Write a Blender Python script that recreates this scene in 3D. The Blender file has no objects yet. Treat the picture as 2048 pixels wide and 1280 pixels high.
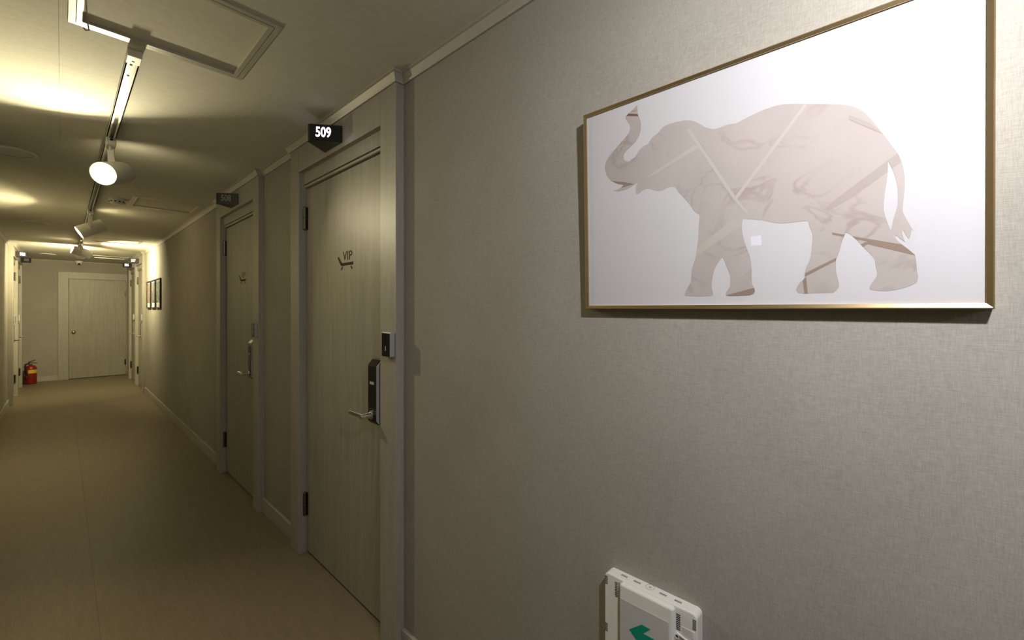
import bpy, bmesh, math, random
from mathutils import Vector, Matrix
from mathutils.geometry import tessellate_polygon

# ------------------------------------------------------------------ camera, world, exposure
scene = bpy.context.scene
COL = scene.collection
CAM_H = 1.398
FPX = 850.0                                   # focal length in pixels of the 2048 px wide frame
YAW = math.atan2(1024 - 123, FPX)             # corridor axis (+Y) vanishes at x = 123
cam_d = bpy.data.cameras.new('camera')
cam_d.sensor_width = 36.0
cam_d.lens = FPX / 2048 * 36.0
cam_d.shift_y = -22.0 / 2048
cam_d.clip_start = 0.02
cam = bpy.data.objects.new('camera', cam_d)
COL.objects.link(cam)
cam.location = (0, 0, CAM_H)
cam.rotation_euler = (math.pi / 2, 0, -YAW)
scene.camera = cam

world = bpy.data.worlds.new('world')
scene.world = world
world.use_nodes = True
world.node_tree.nodes['Background'].inputs['Color'].default_value = (0, 0, 0, 1)
world.node_tree.nodes['Background'].inputs['Strength'].default_value = 0.0

scene.view_settings.view_transform = 'Standard'
scene.view_settings.look = 'None'
scene.view_settings.exposure = -0.15
scene.view_settings.gamma = 1.0
scene.view_settings.use_curve_mapping = False
scene.cycles.max_bounces = 12
scene.cycles.diffuse_bounces = 8
scene.cycles.sample_clamp_indirect = 6.0

# ------------------------------------------------------------------ layout (metres; corridor runs along +Y)
WR, TR = 0.962, 0.925          # right wall face, right casing face
WL, TL = -0.53, -0.48          # left wall face, left casing face
ZC = 2.35                      # ceiling
YE, YF = 12.2, -3.0            # end wall, wall behind the camera

WARM = (1.0, 0.88, 0.55)
WARMER = (1.0, 0.855, 0.48)
NEUTRAL = (1.0, 0.972, 0.98)
# beam power of each lamp in watts, from the nearest hallway spot to the farthest, then the picture lamp and the added fill lamp behind the viewer
P1, P2, P3, P4, P0, P_FILL = 21.0, 23.0, 36.0, 38.0, 13.0, 3.0
LENS_GLOW, REAR_GLOW = 60.0, 45.0

# ------------------------------------------------------------------ materials
def nt(name):
    m = bpy.data.materials.new(name)
    m.use_nodes = True
    t = m.node_tree
    return m, t, t.nodes, t.links, t.nodes['Principled BSDF']

def plain(name, col, rough=0.5, metal=0.0, var=0.06, scale=30.0, bump=0.0, spec=0.5):
    """procedural paint / plastic / metal: colour with faint noise variation"""
    m, t, N, L, b = nt(name)
    geo = N.new('ShaderNodeTexCoord')
    no = N.new('ShaderNodeTexNoise')
    no.inputs['Scale'].default_value = scale
    no.inputs['Detail'].default_value = 4
    L.new(geo.outputs['Object'], no.inputs['Vector'])
    r = N.new('ShaderNodeMapRange')
    r.inputs['To Min'].default_value = 1 - var
    r.inputs['To Max'].default_value = 1 + var
    L.new(no.outputs['Fac'], r.inputs['Value'])
    mx = N.new('ShaderNodeMix')
    mx.data_type = 'RGBA'
    mx.blend_type = 'MULTIPLY'
    mx.inputs['Factor'].default_value = 1
    mx.inputs['A'].default_value = (*col, 1)
    L.new(r.outputs['Result'], mx.inputs['B'])
    L.new(mx.outputs['Result'], b.inputs['Base Color'])
    b.inputs['Roughness'].default_value = rough
    b.inputs['Metallic'].default_value = metal
    b.inputs['Specular IOR Level'].default_value = spec
    if bump:
        bp = N.new('ShaderNodeBump')
        bp.inputs['Strength'].default_value = bump
        bp.inputs['Distance'].default_value = 0.002
        L.new(no.outputs['Fac'], bp.inputs['Height'])
        L.new(bp.outputs['Normal'], b.inputs['Normal'])
    return m

def stretched(N, L, src, scale, detail=3):
    mp = N.new('ShaderNodeMapping')
    mp.inputs['Scale'].default_value = scale
    L.new(src, mp.inputs['Vector'])
    no = N.new('ShaderNodeTexNoise')
    no.inputs['Scale'].default_value = 1.0
    no.inputs['Detail'].default_value = detail
    L.new(mp.outputs['Vector'], no.inputs['Vector'])
    return no.outputs['Fac']

def mathn(N, L, op, a, b=None):
    n = N.new('ShaderNodeMath')
    n.operation = op
    for i, v in enumerate((a, b)):
        if v is None:
            continue
        if isinstance(v, (int, float)):
            n.inputs[i].default_value = v
        else:
            L.new(v, n.inputs[i])
    return n.outputs[0]

def woven(name, c0, c1, warp, weft, rough=0.85, bump=0.35, spec=0.2):
    """woven wallpaper: two crossed sets of stretched fibres"""
    m, t, N, L, b = nt(name)
    src = N.new('ShaderNodeNewGeometry').outputs['Position']
    a = stretched(N, L, src, warp)
    w = stretched(N, L, src, weft)
    s = mathn(N, L, 'MULTIPLY', mathn(N, L, 'ADD', a, w), 0.5)
    cloud = stretched(N, L, src, (3, 3, 3), 2)
    fac = mathn(N, L, 'ADD', mathn(N, L, 'MULTIPLY', s, 0.8), mathn(N, L, 'MULTIPLY', cloud, 0.2))
    cr = N.new('ShaderNodeValToRGB')
    cr.color_ramp.elements[0].position = 0.33
    cr.color_ramp.elements[0].color = (*c0, 1)
    cr.color_ramp.elements[1].position = 0.66
    cr.color_ramp.elements[1].color = (*c1, 1)
    L.new(fac, cr.inputs['Fac'])
    L.new(cr.outputs['Color'], b.inputs['Base Color'])
    b.inputs['Roughness'].default_value = rough
    b.inputs['Specular IOR Level'].default_value = spec
    bp = N.new('ShaderNodeBump')
    bp.inputs['Strength'].default_value = bump
    bp.inputs['Distance'].default_value = 0.0006
    L.new(s, bp.inputs['Height'])
    L.new(bp.outputs['Normal'], b.inputs['Normal'])
    return m

def grain(name, c0, c1, scale, rough=0.5, bump=0.15, spec=0.4):
    """wood-grain foil: noise stretched along one axis, warped a little"""
    m, t, N, L, b = nt(name)
    src = N.new('ShaderNodeNewGeometry').outputs['Position']
    wob = N.new('ShaderNodeTexNoise')
    wob.inputs['Scale'].default_value = 1.6
    L.new(src, wob.inputs['Vector'])
    mx = N.new('ShaderNodeVectorMath')
    mx.operation = 'MULTIPLY_ADD'
    mx.inputs[1].default_value = (0.05, 0.05, 0.05)
    L.new(wob.outputs['Color'], mx.inputs[0])
    L.new(src, mx.inputs[2])
    a = stretched(N, L, mx.outputs[0], scale, 6)
    a2 = stretched(N, L, mx.outputs[0], tuple(v * 0.22 for v in scale), 3)
    fac = mathn(N, L, 'ADD', mathn(N, L, 'MULTIPLY', a, 0.6), mathn(N, L, 'MULTIPLY', a2, 0.4))
    cr = N.new('ShaderNodeValToRGB')
    cr.color_ramp.elements[0].position = 0.32
    cr.color_ramp.elements[0].color = (*c0, 1)
    cr.color_ramp.elements[1].position = 0.62
    cr.color_ramp.elements[1].color = (*c1, 1)
    L.new(fac, cr.inputs['Fac'])
    L.new(cr.outputs['Color'], b.inputs['Base Color'])
    b.inputs['Roughness'].default_value = rough
    b.inputs['Specular IOR Level'].default_value = spec
    bp = N.new('ShaderNodeBump')
    bp.inputs['Strength'].default_value = bump
    bp.inputs['Distance'].default_value = 0.0008
    L.new(a, bp.inputs['Height'])
    L.new(bp.outputs['Normal'], b.inputs['Normal'])
    return m

def emit(name, col, strength):
    m, t, N, L, b = nt(name)
    b.inputs['Base Color'].default_value = (*col, 1)
    b.inputs['Emission Color'].default_value = (*col, 1)
    b.inputs['Emission Strength'].default_value = strength
    return m

def marble(name, base, vein, scale=9.0):
    m, t, N, L, b = nt(name)
    src = N.new('ShaderNodeTexCoord').outputs['Object']
    no = N.new('ShaderNodeTexNoise')
    no.inputs['Scale'].default_value = scale
    no.inputs['Detail'].default_value = 7
    no.inputs['Distortion'].default_value = 1.3
    L.new(src, no.inputs['Vector'])
    d = mathn(N, L, 'ABSOLUTE', mathn(N, L, 'SUBTRACT', no.outputs['Fac'], 0.5))
    cr = N.new('ShaderNodeValToRGB')
    cr.color_ramp.elements[0].position = 0.0
    cr.color_ramp.elements[0].color = (*vein, 1)
    cr.color_ramp.elements[1].position = 0.035
    cr.color_ramp.elements[1].color = (*base, 1)
    L.new(d, cr.inputs['Fac'])
    n2 = N.new('ShaderNodeTexNoise')
    n2.inputs['Scale'].default_value = scale * 0.6
    n2.inputs['Detail'].default_value = 3
    L.new(src, n2.inputs['Vector'])
    c2 = N.new('ShaderNodeValToRGB')
    c2.color_ramp.elements[0].position = 0.42
    c2.color_ramp.elements[0].color = (0, 0, 0, 1)
    c2.color_ramp.elements[1].position = 0.62
    c2.color_ramp.elements[1].color = (1, 1, 1, 1)
    L.new(n2.outputs['Fac'], c2.inputs['Fac'])
    n3 = N.new('ShaderNodeTexNoise')
    n3.inputs['Scale'].default_value = 4.0
    n3.inputs['Detail'].default_value = 2
    L.new(src, n3.inputs['Vector'])
    rr = N.new('ShaderNodeMapRange')
    rr.inputs['From Min'].default_value = 0.35
    rr.inputs['From Max'].default_value = 0.65
    rr.inputs['To Min'].default_value = 0.93
    rr.inputs['To Max'].default_value = 1.05
    L.new(n3.outputs['Fac'], rr.inputs['Value'])
    mx = N.new('ShaderNodeMix')
    mx.data_type = 'RGBA'
    mx.inputs['A'].default_value = (*base, 1)
    L.new(c2.outputs['Color'], mx.inputs['Factor'])
    L.new(cr.outputs['Color'], mx.inputs['B'])
    m2 = N.new('ShaderNodeMix')
    m2.data_type = 'RGBA'
    m2.blend_type = 'MULTIPLY'
    m2.inputs['Factor'].default_value = 1
    L.new(mx.outputs['Result'], m2.inputs['A'])
    L.new(rr.outputs['Result'], m2.inputs['B'])
    L.new(m2.outputs['Result'], b.inputs['Base Color'])
    b.inputs['Roughness'].default_value = 0.6
    b.inputs['Specular IOR Level'].default_value = 0.1
    return m

def glass_sheet(name):
    """clear pane: transparent with a Fresnel mirror"""
    m = bpy.data.materials.new(name)
    m.use_nodes = True
    t = m.node_tree
    N, L = t.nodes, t.links
    N.clear()
    out = N.new('ShaderNodeOutputMaterial')
    mix = N.new('ShaderNodeMixShader')
    tr = N.new('ShaderNodeBsdfTransparent')
    gl = N.new('ShaderNodeBsdfGlossy')
    gl.inputs['Roughness'].default_value = 0.015
    fr = N.new('ShaderNodeFresnel')
    fr.inputs['IOR'].default_value = 1.45
    bf = N.new('ShaderNodeNewGeometry')
    inv = mathn(N, L, 'SUBTRACT', 1.0, bf.outputs['Backfacing'])
    L.new(mathn(N, L, 'MULTIPLY', fr.outputs[0], inv), mix.inputs[0])
    L.new(tr.outputs[0], mix.inputs[1])
    L.new(gl.outputs[0], mix.inputs[2])
    L.new(mix.outputs[0], out.inputs['Surface'])
    return m

M = {}
M['wallpaper'] = woven('woven_wallpaper', (0.25, 0.236, 0.208), (0.38, 0.362, 0.325), (90, 900, 75), (90, 75, 900))
M['wallpaper_end'] = woven('woven_wallpaper_end', (0.25, 0.236, 0.208), (0.38, 0.362, 0.325), (900, 90, 75), (75, 90, 900))
M['ceiling'] = woven('ceiling_paper', (0.58, 0.565, 0.50), (0.66, 0.645, 0.58), (60, 60, 10), (25, 110, 10), bump=0.5)
M['floor'] = grain('floor_vinyl', (0.165, 0.134, 0.088), (0.21, 0.172, 0.115), (160, 22, 4), rough=0.45, bump=0.1, spec=0.35)
M['trim'] = grain('trim_foil', (0.285, 0.272, 0.233), (0.35, 0.335, 0.293), (190, 190, 7), rough=0.47, spec=0.6)
M['crown'] = plain('crown_paint', (0.37, 0.355, 0.31), 0.45)
M['door'] = grain('door_foil', (0.225, 0.217, 0.175), (0.315, 0.303, 0.255), (150, 150, 4.5), rough=0.47, spec=0.6)
M['steel'] = plain('brushed_steel', (0.62, 0.61, 0.58), 0.28, 1.0, 0.05, 80)
M['hinge'] = plain('hinge_dark', (0.16, 0.15, 0.13), 0.32, 1.0, 0.05, 60)
M['chrome'] = plain('satin_chrome', (0.72, 0.71, 0.69), 0.16, 1.0, 0.03, 60)
M['black_gloss'] = plain('black_gloss', (0.012, 0.012, 0.013), 0.12, 0, 0.1)
M['black'] = plain('black_plastic', (0.014, 0.015, 0.016), 0.4, 0, 0.1)
M['dark'] = plain('dark_slot', (0.02, 0.02, 0.02), 0.8, 0, 0.1)
M['grey_plastic'] = plain('grey_plastic', (0.36, 0.36, 0.37), 0.35, 0, 0.04)
M['white_plastic'] = plain('white_plastic', (0.74, 0.74, 0.71), 0.35, 0, 0.03)
M['lamp_white'] = plain('lamp_white', (0.72, 0.71, 0.68), 0.4, 0, 0.03)
M['rail'] = plain('rail_white', (0.66, 0.65, 0.61), 0.3, 0.0, 0.05, 120)
M['copper'] = plain('conductor', (0.55, 0.48, 0.36), 0.35, 1.0, 0.05)
M['alu'] = plain('hatch_aluminium', (0.60, 0.585, 0.52), 0.35, 0.35, 0.05, 60)
M['disc_grey'] = plain('disc_grey', (0.46, 0.45, 0.44), 0.5, 0, 0.05)
M['gold'] = plain('brass_frame', (0.62, 0.47, 0.26), 0.30, 1.0, 0.08, 140)
M['print'] = plain('print_white', (0.525, 0.52, 0.545), 0.7, 0, 0.006, 8, spec=0.1)
M['marble'] = marble('print_marble', (0.415, 0.375, 0.358), (0.325, 0.28, 0.262))
M['p_light'] = plain('print_light', (0.458, 0.418, 0.40), 0.6, 0, 0.02, 12, spec=0.1)
M['p_cream'] = plain('print_cream', (0.43, 0.396, 0.365), 0.6, 0, 0.02, 12, spec=0.1)
M['p_tan'] = plain('print_tan', (0.25, 0.192, 0.158), 0.6, 0, 0.05, 14, spec=0.1)
M['p_rose'] = plain('print_rose', (0.365, 0.32, 0.303), 0.6, 0, 0.03, 12, spec=0.1)
M['p_dark'] = plain('print_dark', (0.15, 0.10, 0.085), 0.6, 0, 0.05, 12, spec=0.1)
M['glass'] = glass_sheet('picture_glass')
M['frame_black'] = plain('frame_black', (0.02, 0.018, 0.016), 0.35)
M['emblem'] = plain('emblem_brown', (0.035, 0.028, 0.012), 0.7, 0, 0.1, spec=0.1)
M['emblem_worn'] = plain('emblem_worn', (0.17, 0.155, 0.105), 0.6, 0, 0.1, spec=0.2)
M['red'] = plain('extinguisher_red', (0.21, 0.014, 0.009), 0.35, 0, 0.08)
M['yellow'] = plain('label_yellow', (0.62, 0.46, 0.05), 0.5, 0, 0.08)
M['green'] = plain('arrow_green', (0.0, 0.26, 0.18), 0.4, 0, 0.05)
M['diffuser'] = plain('diffuser_grey', (0.50, 0.505, 0.50), 0.25, 0, 0.03)
M['rubber'] = plain('rubber', (0.02, 0.02, 0.02), 0.6)
M['red_dark'] = plain('red_lens', (0.10, 0.02, 0.012), 0.2)
M['digit_off'] = plain('digit_unlit', (0.20, 0.20, 0.19), 0.4, 0, 0.03)
M['digit_on'] = emit('digit_glow', (0.80, 0.72, 1.0), 3.5)
M['digit_dim'] = emit('digit_glow_soft', (0.85, 0.82, 0.9), 0.6)
M['screen'] = emit('screen_glow', (0.70, 0.78, 1.0), 7.0)
M['text_grey'] = plain('text_grey', (0.42, 0.42, 0.41), 0.5)

# ------------------------------------------------------------------ mesh helpers
def link(name, me, mat, parent=None, smooth=False):
    o = bpy.data.objects.new(name, me)
    COL.objects.link(o)
    if mat is not None:
        me.materials.clear()
        me.materials.append(M[mat] if isinstance(mat, str) else mat)
    if parent is not None:
        o.parent = parent
    if smooth:
        for p in me.polygons:
            p.use_smooth = True
    return o

def obj(name, bm, mat, parent=None, smooth=False):
    me = bpy.data.meshes.new(name)
    bmesh.ops.recalc_face_normals(bm, faces=bm.faces)
    bm.to_mesh(me)
    bm.free()
    return link(name, me, mat, parent, smooth)

def new():
    return bmesh.new()

def box(bm, x0, x1, y0, y1, z0, z1, bev=0.0, seg=2):
    x0, x1 = sorted((x0, x1)); y0, y1 = sorted((y0, y1)); z0, z1 = sorted((z0, z1))
    t = bmesh.new() if bev else bm
    vs = [t.verts.new(c) for c in ((x0, y0, z0), (x1, y0, z0), (x1, y1, z0), (x0, y1, z0), (x0, y0, z1), (x1, y0, z1), (x1, y1, z1), (x0, y1, z1))]
    for f in ((0, 3, 2, 1), (4, 5, 6, 7), (0, 1, 5, 4), (1, 2, 6, 5), (2, 3, 7, 6), (3, 0, 4, 7)):
        t.faces.new([vs[i] for i in f])
    if bev:
        bmesh.ops.bevel(t, geom=list(t.edges), offset=bev, segments=seg, profile=0.5, affect='EDGES')
        merge(bm, t)
    return bm

def merge(bm, t, mat=None):
    mp = {}
    for v in t.verts:
        mp[v] = bm.verts.new(mat @ v.co if mat else v.co)
    for f in t.faces:
        try:
            bm.faces.new([mp[v] for v in f.verts])
        except ValueError:
            pass
    t.free()

def basis(direction):
    d = Vector(direction).normalized()
    up = Vector((0, 0, 1)) if abs(d.z) < 0.95 else Vector((0, 1, 0))
    a = up.cross(d).normalized()
    b = d.cross(a).normalized()
    return a, b, d

def lathe(bm, prof, origin=(0, 0, 0), axis=(0, 0, 1), n=32):
    """prof: list of (radius, along)"""
    a, b, d = basis(axis)
    o = Vector(origin)
    rings = []
    for r, h in prof:
        if r < 1e-6:
            rings.append([bm.verts.new(o + d * h)])
        else:
            rings.append([bm.verts.new(o + d * h + (a * math.cos(2 * math.pi * k / n) + b * math.sin(2 * math.pi * k / n)) * r) for k in range(n)])
    for p, q in zip(rings, rings[1:]):
        for k in range(n):
            k2 = (k + 1) % n
            if len(p) == 1 and len(q) == 1:
                continue
            if len(p) == 1:
                bm.faces.new((p[0], q[k], q[k2]))
            elif len(q) == 1:
                bm.faces.new((p[k], q[0], p[k2]))
            else:
                bm.faces.new((p[k], p[k2], q[k2], q[k]))
    return bm

def tube(bm, pts, r, n=10):
    pts = [Vector(p) for p in pts]
    rings = []
    for i, p in enumerate(pts):
        d = (pts[min(i + 1, len(pts) - 1)] - pts[max(i - 1, 0)])
        a, b, d = basis(d)
        rings.append([bm.verts.new(p + (a * math.cos(2 * math.pi * k / n) + b * math.sin(2 * math.pi * k / n)) * r) for k in range(n)])
    for p, q in zip(rings, rings[1:]):
        for k in range(n):
            bm.faces.new((p[k], p[(k + 1) % n], q[(k + 1) % n], q[k]))
    bm.faces.new(rings[0][::-1])
    bm.faces.new(rings[-1])
    return bm

def poly_prism(bm, pts, z0, z1, mat=None):
    """2-D polygon (any shape) pulled from z0 to z1; mat maps local to object space"""
    mat = mat or Matrix.Identity(4)
    lo = [bm.verts.new(mat @ Vector((x, y, z0))) for x, y in pts]
    hi = [bm.verts.new(mat @ Vector((x, y, z1))) for x, y in pts]
    n = len(pts)
    for k in range(n):
        bm.faces.new((lo[k], lo[(k + 1) % n], hi[(k + 1) % n], hi[k]))
    for tri in tessellate_polygon([[Vector((x, y, 0)) for x, y in pts]]):
        for ring, t in ((lo, tri), (hi, tri)):
            try:
                bm.faces.new([ring[i] for i in t])
            except ValueError:
                pass
    return bm

def tag(o, label, cat, group=None, kind=None):
    o['label'] = label
    o['category'] = cat
    if group:
        o['group'] = group
    if kind:
        o['kind'] = kind
    return o

def empty(name, loc=(0, 0, 0)):
    o = bpy.data.objects.new(name, None)
    o.empty_display_size = 0.05
    o.location = loc
    COL.objects.link(o)
    return o

def text_mesh(body, size, depth=0.0006, bold=0.0, spacing=1.0, narrow=1.0):
    cu = bpy.data.curves.new('lettering', 'FONT')
    cu.body = body
    cu.size = size
    cu.extrude = depth / 2
    cu.offset = bold
    cu.space_character = spacing
    cu.align_x = 'CENTER'
    cu.align_y = 'CENTER'
    cu.resolution_u = 4
    o = bpy.data.objects.new('lettering', cu)
    COL.objects.link(o)
    bpy.context.view_layer.update()
    me = bpy.data.meshes.new_from_object(o.evaluated_get(bpy.context.evaluated_depsgraph_get()))
    bpy.data.objects.remove(o)
    bpy.data.curves.remove(cu)
    if narrow != 1.0:
        me.transform(Matrix.Diagonal((narrow, 1, 1, 1)))
    return me

def frame_matrix(origin, xaxis, up=(0, 0, 1)):
    x = Vector(xaxis).normalized()
    y = Vector(up).normalized()
    z = x.cross(y)
    return Matrix(((x.x, y.x, z.x, origin[0]), (x.y, y.y, z.y, origin[1]), (x.z, y.z, z.z, origin[2]), (0, 0, 0, 1)))

def sweep(bm, path, prof, inward):
    """prof (out, z) swept along an XY path with mitred corners; inward gives the side the profile grows to (+1 left of travel)"""
    P = [Vector((x, y)) for x, y in path]
    rings = []
    for i, p in enumerate(P):
        dirs = []
        if i > 0:
            dirs.append((p - P[i - 1]).normalized())
        if i < len(P) - 1:
            dirs.append((P[i + 1] - p).normalized())
        ns = [Vector((-d.y, d.x)) * inward for d in dirs]
        n = ns[0] if len(ns) == 1 else (ns[0] + ns[1]) / (1 + ns[0].dot(ns[1]))
        rings.append([bm.verts.new((p.x + n.x * o, p.y + n.y * o, z)) for o, z in prof])
    k = len(prof)
    for a, b in zip(rings, rings[1:]):
        for j in range(k):
            bm.faces.new((a[j], a[(j + 1) % k], b[(j + 1) % k], b[j]))
    bm.faces.new(rings[0])
    bm.faces.new(rings[-1][::-1])
    return bm

# ------------------------------------------------------------------ outline of the printed elephant and its stripes (picture-local metres)
ELE = [(-0.2069,0.4763),(-0.2056,0.4628),(-0.2051,0.4521),(-0.2,0.441),(-0.1973,0.4287),(-0.1983,0.4147),(-0.2025,0.4025),(-0.211,0.3913),(-0.2238,0.3821),(-0.2357,0.3754),(-0.2423,0.3692),(-0.2439,0.3617),(-0.2414,0.3552),(-0.2349,0.3503),(-0.2284,0.3488),(-0.222,0.3525),(-0.2146,0.3546),(-0.2092,0.36),(-0.205,0.3666),(-0.1967,0.3731),(-0.1885,0.3761),(-0.1804,0.3774),(-0.1763,0.3838),(-0.1683,0.391),(-0.1565,0.3956),(-0.1496,0.4025),(-0.141,0.4073),(-0.1315,0.4088),(-0.113,0.4085),(-0.0986,0.407),(-0.0828,0.4022),(-0.0724,0.3962),(-0.0623,0.3876),(-0.0539,0.3796),(-0.044,0.3737),(-0.037,0.3701),(-0.0266,0.3693),(-0.0163,0.3712),(-0.0063,0.3715),(0.0055,0.369),(0.0153,0.3713),(0.0267,0.3745),(0.0417,0.3781),(0.0563,0.3806),(0.0741,0.3819),(0.0879,0.3809),(0.108,0.3753),(0.14,0.3645),(0.1703,0.3538),(0.182,0.349),(0.1906,0.3439),(0.2005,0.3357),(0.2067,0.3289),(0.2136,0.3179),(0.2218,0.3027),(0.2292,0.2884),(0.2379,0.2711),(0.2451,0.2559),(0.2496,0.2471),(0.2528,0.2368),(0.2556,0.2239),(0.2574,0.2084),(0.2574,0.1915),(0.2563,0.1766),(0.2552,0.1616),(0.2549,0.1531),(0.258,0.1435),(0.2622,0.1328),(0.2655,0.1244),(0.2684,0.1195),(0.2659,0.1219),(0.2647,0.1155),(0.2632,0.1078),(0.2613,0.1085),(0.2588,0.1139),(0.2545,0.1245),(0.2542,0.1179),(0.2557,0.1103),(0.2578,0.1029),(0.2555,0.1052),(0.2513,0.1091),(0.2487,0.114),(0.2462,0.1126),(0.2433,0.119),(0.2408,0.1256),(0.241,0.1256),(0.2436,0.1425),(0.2464,0.1535),(0.2486,0.1627),(0.2493,0.1759),(0.2486,0.1932),(0.2465,0.2089),(0.2429,0.223),(0.2393,0.2334),(0.2372,0.2393),(0.2367,0.2205),(0.2353,0.2035),(0.2328,0.1847),(0.2316,0.1694),(0.2317,0.1597),(0.2335,0.1478),(0.2364,0.1377),(0.2397,0.1261),(0.2402,0.1254),(0.2429,0.1184),(0.2462,0.1106),(0.2496,0.1047),(0.2547,0.099),(0.263,0.0897),(0.2692,0.0814),(0.2704,0.0755),(0.2712,0.0631),(0.2719,0.054),(0.2733,0.0472),(0.2728,0.0411),(0.2712,0.0361),(0.2655,0.0324),(0.2563,0.0281),(0.2478,0.0256),(0.2375,0.0241),(0.2287,0.0238),(0.2197,0.0253),(0.2152,0.0266),(0.2129,0.0296),(0.2143,0.0338),(0.2179,0.0407),(0.222,0.0476),(0.2234,0.0546),(0.222,0.0618),(0.2209,0.0701),(0.2205,0.0772),(0.2162,0.0847),(0.2098,0.0936),(0.2043,0.1013),(0.1996,0.1084),(0.1949,0.1155),(0.1897,0.1216),(0.1854,0.1258),(0.1816,0.1271),(0.1796,0.1222),(0.1772,0.1151),(0.1752,0.1067),(0.1732,0.0971),(0.1707,0.0887),(0.1682,0.0827),(0.1677,0.0765),(0.1677,0.0653),(0.1687,0.0554),(0.1706,0.0466),(0.1723,0.0366),(0.1716,0.0317),(0.1676,0.0268),(0.1636,0.023),(0.1453,0.0227),(0.1209,0.0224),(0.1122,0.024),(0.1089,0.0273),(0.1084,0.0313),(0.1106,0.0377),(0.1144,0.0441),(0.1199,0.0484),(0.1215,0.0528),(0.1219,0.0606),(0.1238,0.0708),(0.1275,0.0796),(0.1308,0.0896),(0.1322,0.0997),(0.1324,0.1099),(0.1338,0.12),(0.1339,0.1289),(0.132,0.1368),(0.1288,0.1474),(0.1267,0.1554),(0.1159,0.1563),(0.0994,0.1564),(0.0852,0.1564),(0.0713,0.1604),(0.0552,0.1667),(0.0369,0.1714),(0.018,0.1752),(0.0161,0.1601),(0.0176,0.1461),(0.0203,0.1303),(0.0256,0.1143),(0.0302,0.1002),(0.0324,0.0881),(0.0336,0.0727),(0.0335,0.0574),(0.0345,0.0437),(0.0382,0.0351),(0.0394,0.0291),(0.0367,0.024),(0.029,0.0213),(0.0102,0.0207),(-0.0092,0.0208),(-0.0142,0.0223),(-0.015,0.0253),(-0.0116,0.0323),(-0.0067,0.0401),(-0.0058,0.0506),(-0.006,0.0629),(-0.0097,0.0737),(-0.0138,0.0846),(-0.017,0.0955),(-0.0208,0.1011),(-0.0253,0.0961),(-0.0313,0.0876),(-0.0365,0.0772),(-0.04,0.063),(-0.0424,0.0486),(-0.0419,0.036),(-0.0398,0.0269),(-0.0403,0.0218),(-0.0534,0.0208),(-0.0748,0.0212),(-0.0969,0.0227),(-0.0992,0.0255),(-0.0968,0.034),(-0.0911,0.0432),(-0.0859,0.0524),(-0.0839,0.0653),(-0.0835,0.0784),(-0.0806,0.0894),(-0.0756,0.102),(-0.0722,0.122),(-0.0693,0.1402),(-0.0683,0.1566),(-0.0673,0.1712),(-0.0659,0.1875),(-0.0658,0.1957),(-0.0715,0.2003),(-0.0778,0.2068),(-0.0823,0.2159),(-0.0878,0.2242),(-0.0983,0.2377),(-0.1063,0.2473),(-0.1126,0.2566),(-0.118,0.2657),(-0.1273,0.2685),(-0.1385,0.267),(-0.1481,0.2633),(-0.1578,0.2643),(-0.1676,0.268),(-0.1775,0.2737),(-0.1875,0.2747),(-0.1978,0.2719),(-0.204,0.2673),(-0.2103,0.2665),(-0.2123,0.2717),(-0.2122,0.2814),(-0.21,0.2897),(-0.2069,0.2939),(-0.2185,0.2894),(-0.2292,0.2847),(-0.2422,0.2823),(-0.2577,0.2819),(-0.2746,0.2871),(-0.2621,0.2875),(-0.2509,0.2899),(-0.2432,0.2957),(-0.2575,0.3002),(-0.2709,0.308),(-0.2822,0.317),(-0.2902,0.3282),(-0.2947,0.3425),(-0.2952,0.3528),(-0.2921,0.3623),(-0.2861,0.371),(-0.2768,0.3798),(-0.2631,0.3894),(-0.2496,0.4007),(-0.2363,0.4099),(-0.2287,0.4176),(-0.225,0.4262),(-0.2264,0.4344),(-0.2316,0.4438),(-0.238,0.4526),(-0.2368,0.4581),(-0.2292,0.463),(-0.2185,0.4679)]
STR = [('dark', [(-0.2487, 0.4693), (-0.1917, 0.4495), (-0.1918, 0.4445), (-0.2488, 0.4634)]), ('tan', [(-0.2834, 0.318), (-0.2398, 0.301), (-0.2121, 0.2926), (-0.251, 0.289), (-0.2665, 0.296)]), ('light', [(-0.1883, 0.3005), (-0.0745, 0.3479), (-0.0652, 0.339), (-0.1692, 0.3022)]), ('light', [(-0.0919, 0.384), (0.0022, 0.2148), (0.0077, 0.2177), (-0.0856, 0.3864)]), ('light', [(0.0028, 0.2147), (0.0247, 0.183), (0.0288, 0.1863), (0.0071, 0.2178)]), ('light', [(0.1225, 0.3711), (0.0032, 0.2204), (0.0077, 0.216), (0.1261, 0.3666)]), ('cream', [(-0.0758, 0.1224), (-0.005, 0.1742), (0.0237, 0.1744), (0.0173, 0.1642), (-0.0741, 0.1065)]), ('tan', [(-0.0142, 0.0223), (0.0398, 0.0367), (0.0427, 0.0163), (-0.0142, 0.0173)]), ('rose', [(0.1865, 0.3303), (0.2136, 0.3085), (0.2321, 0.2843), (0.2158, 0.2976), (0.1864, 0.3222)]), ('rose', [(0.2493, 0.2493), (0.2547, 0.2342), (0.1918, 0.1875), (0.1562, 0.1682), (0.1526, 0.1759), (0.1823, 0.1996)]), ('tan', [(0.1619, 0.1303), (0.2098, 0.1136), (0.2098, 0.1091), (0.1629, 0.1261)]), ('tan', [(0.2094, 0.1139), (0.2538, 0.0994), (0.2704, 0.08), (0.2107, 0.1045)]), ('tan', [(0.2094, 0.1091), (0.2112, 0.1044), (0.2043, 0.0995), (0.2005, 0.1041)]), ('tan', [(0.1199, 0.0588), (0.1717, 0.0867), (0.1697, 0.0807), (0.121, 0.0529)]), ('tan', [(0.1183, 0.0478), (0.1237, 0.0527), (0.1263, 0.0216), (0.1211, 0.0218)])]

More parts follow.
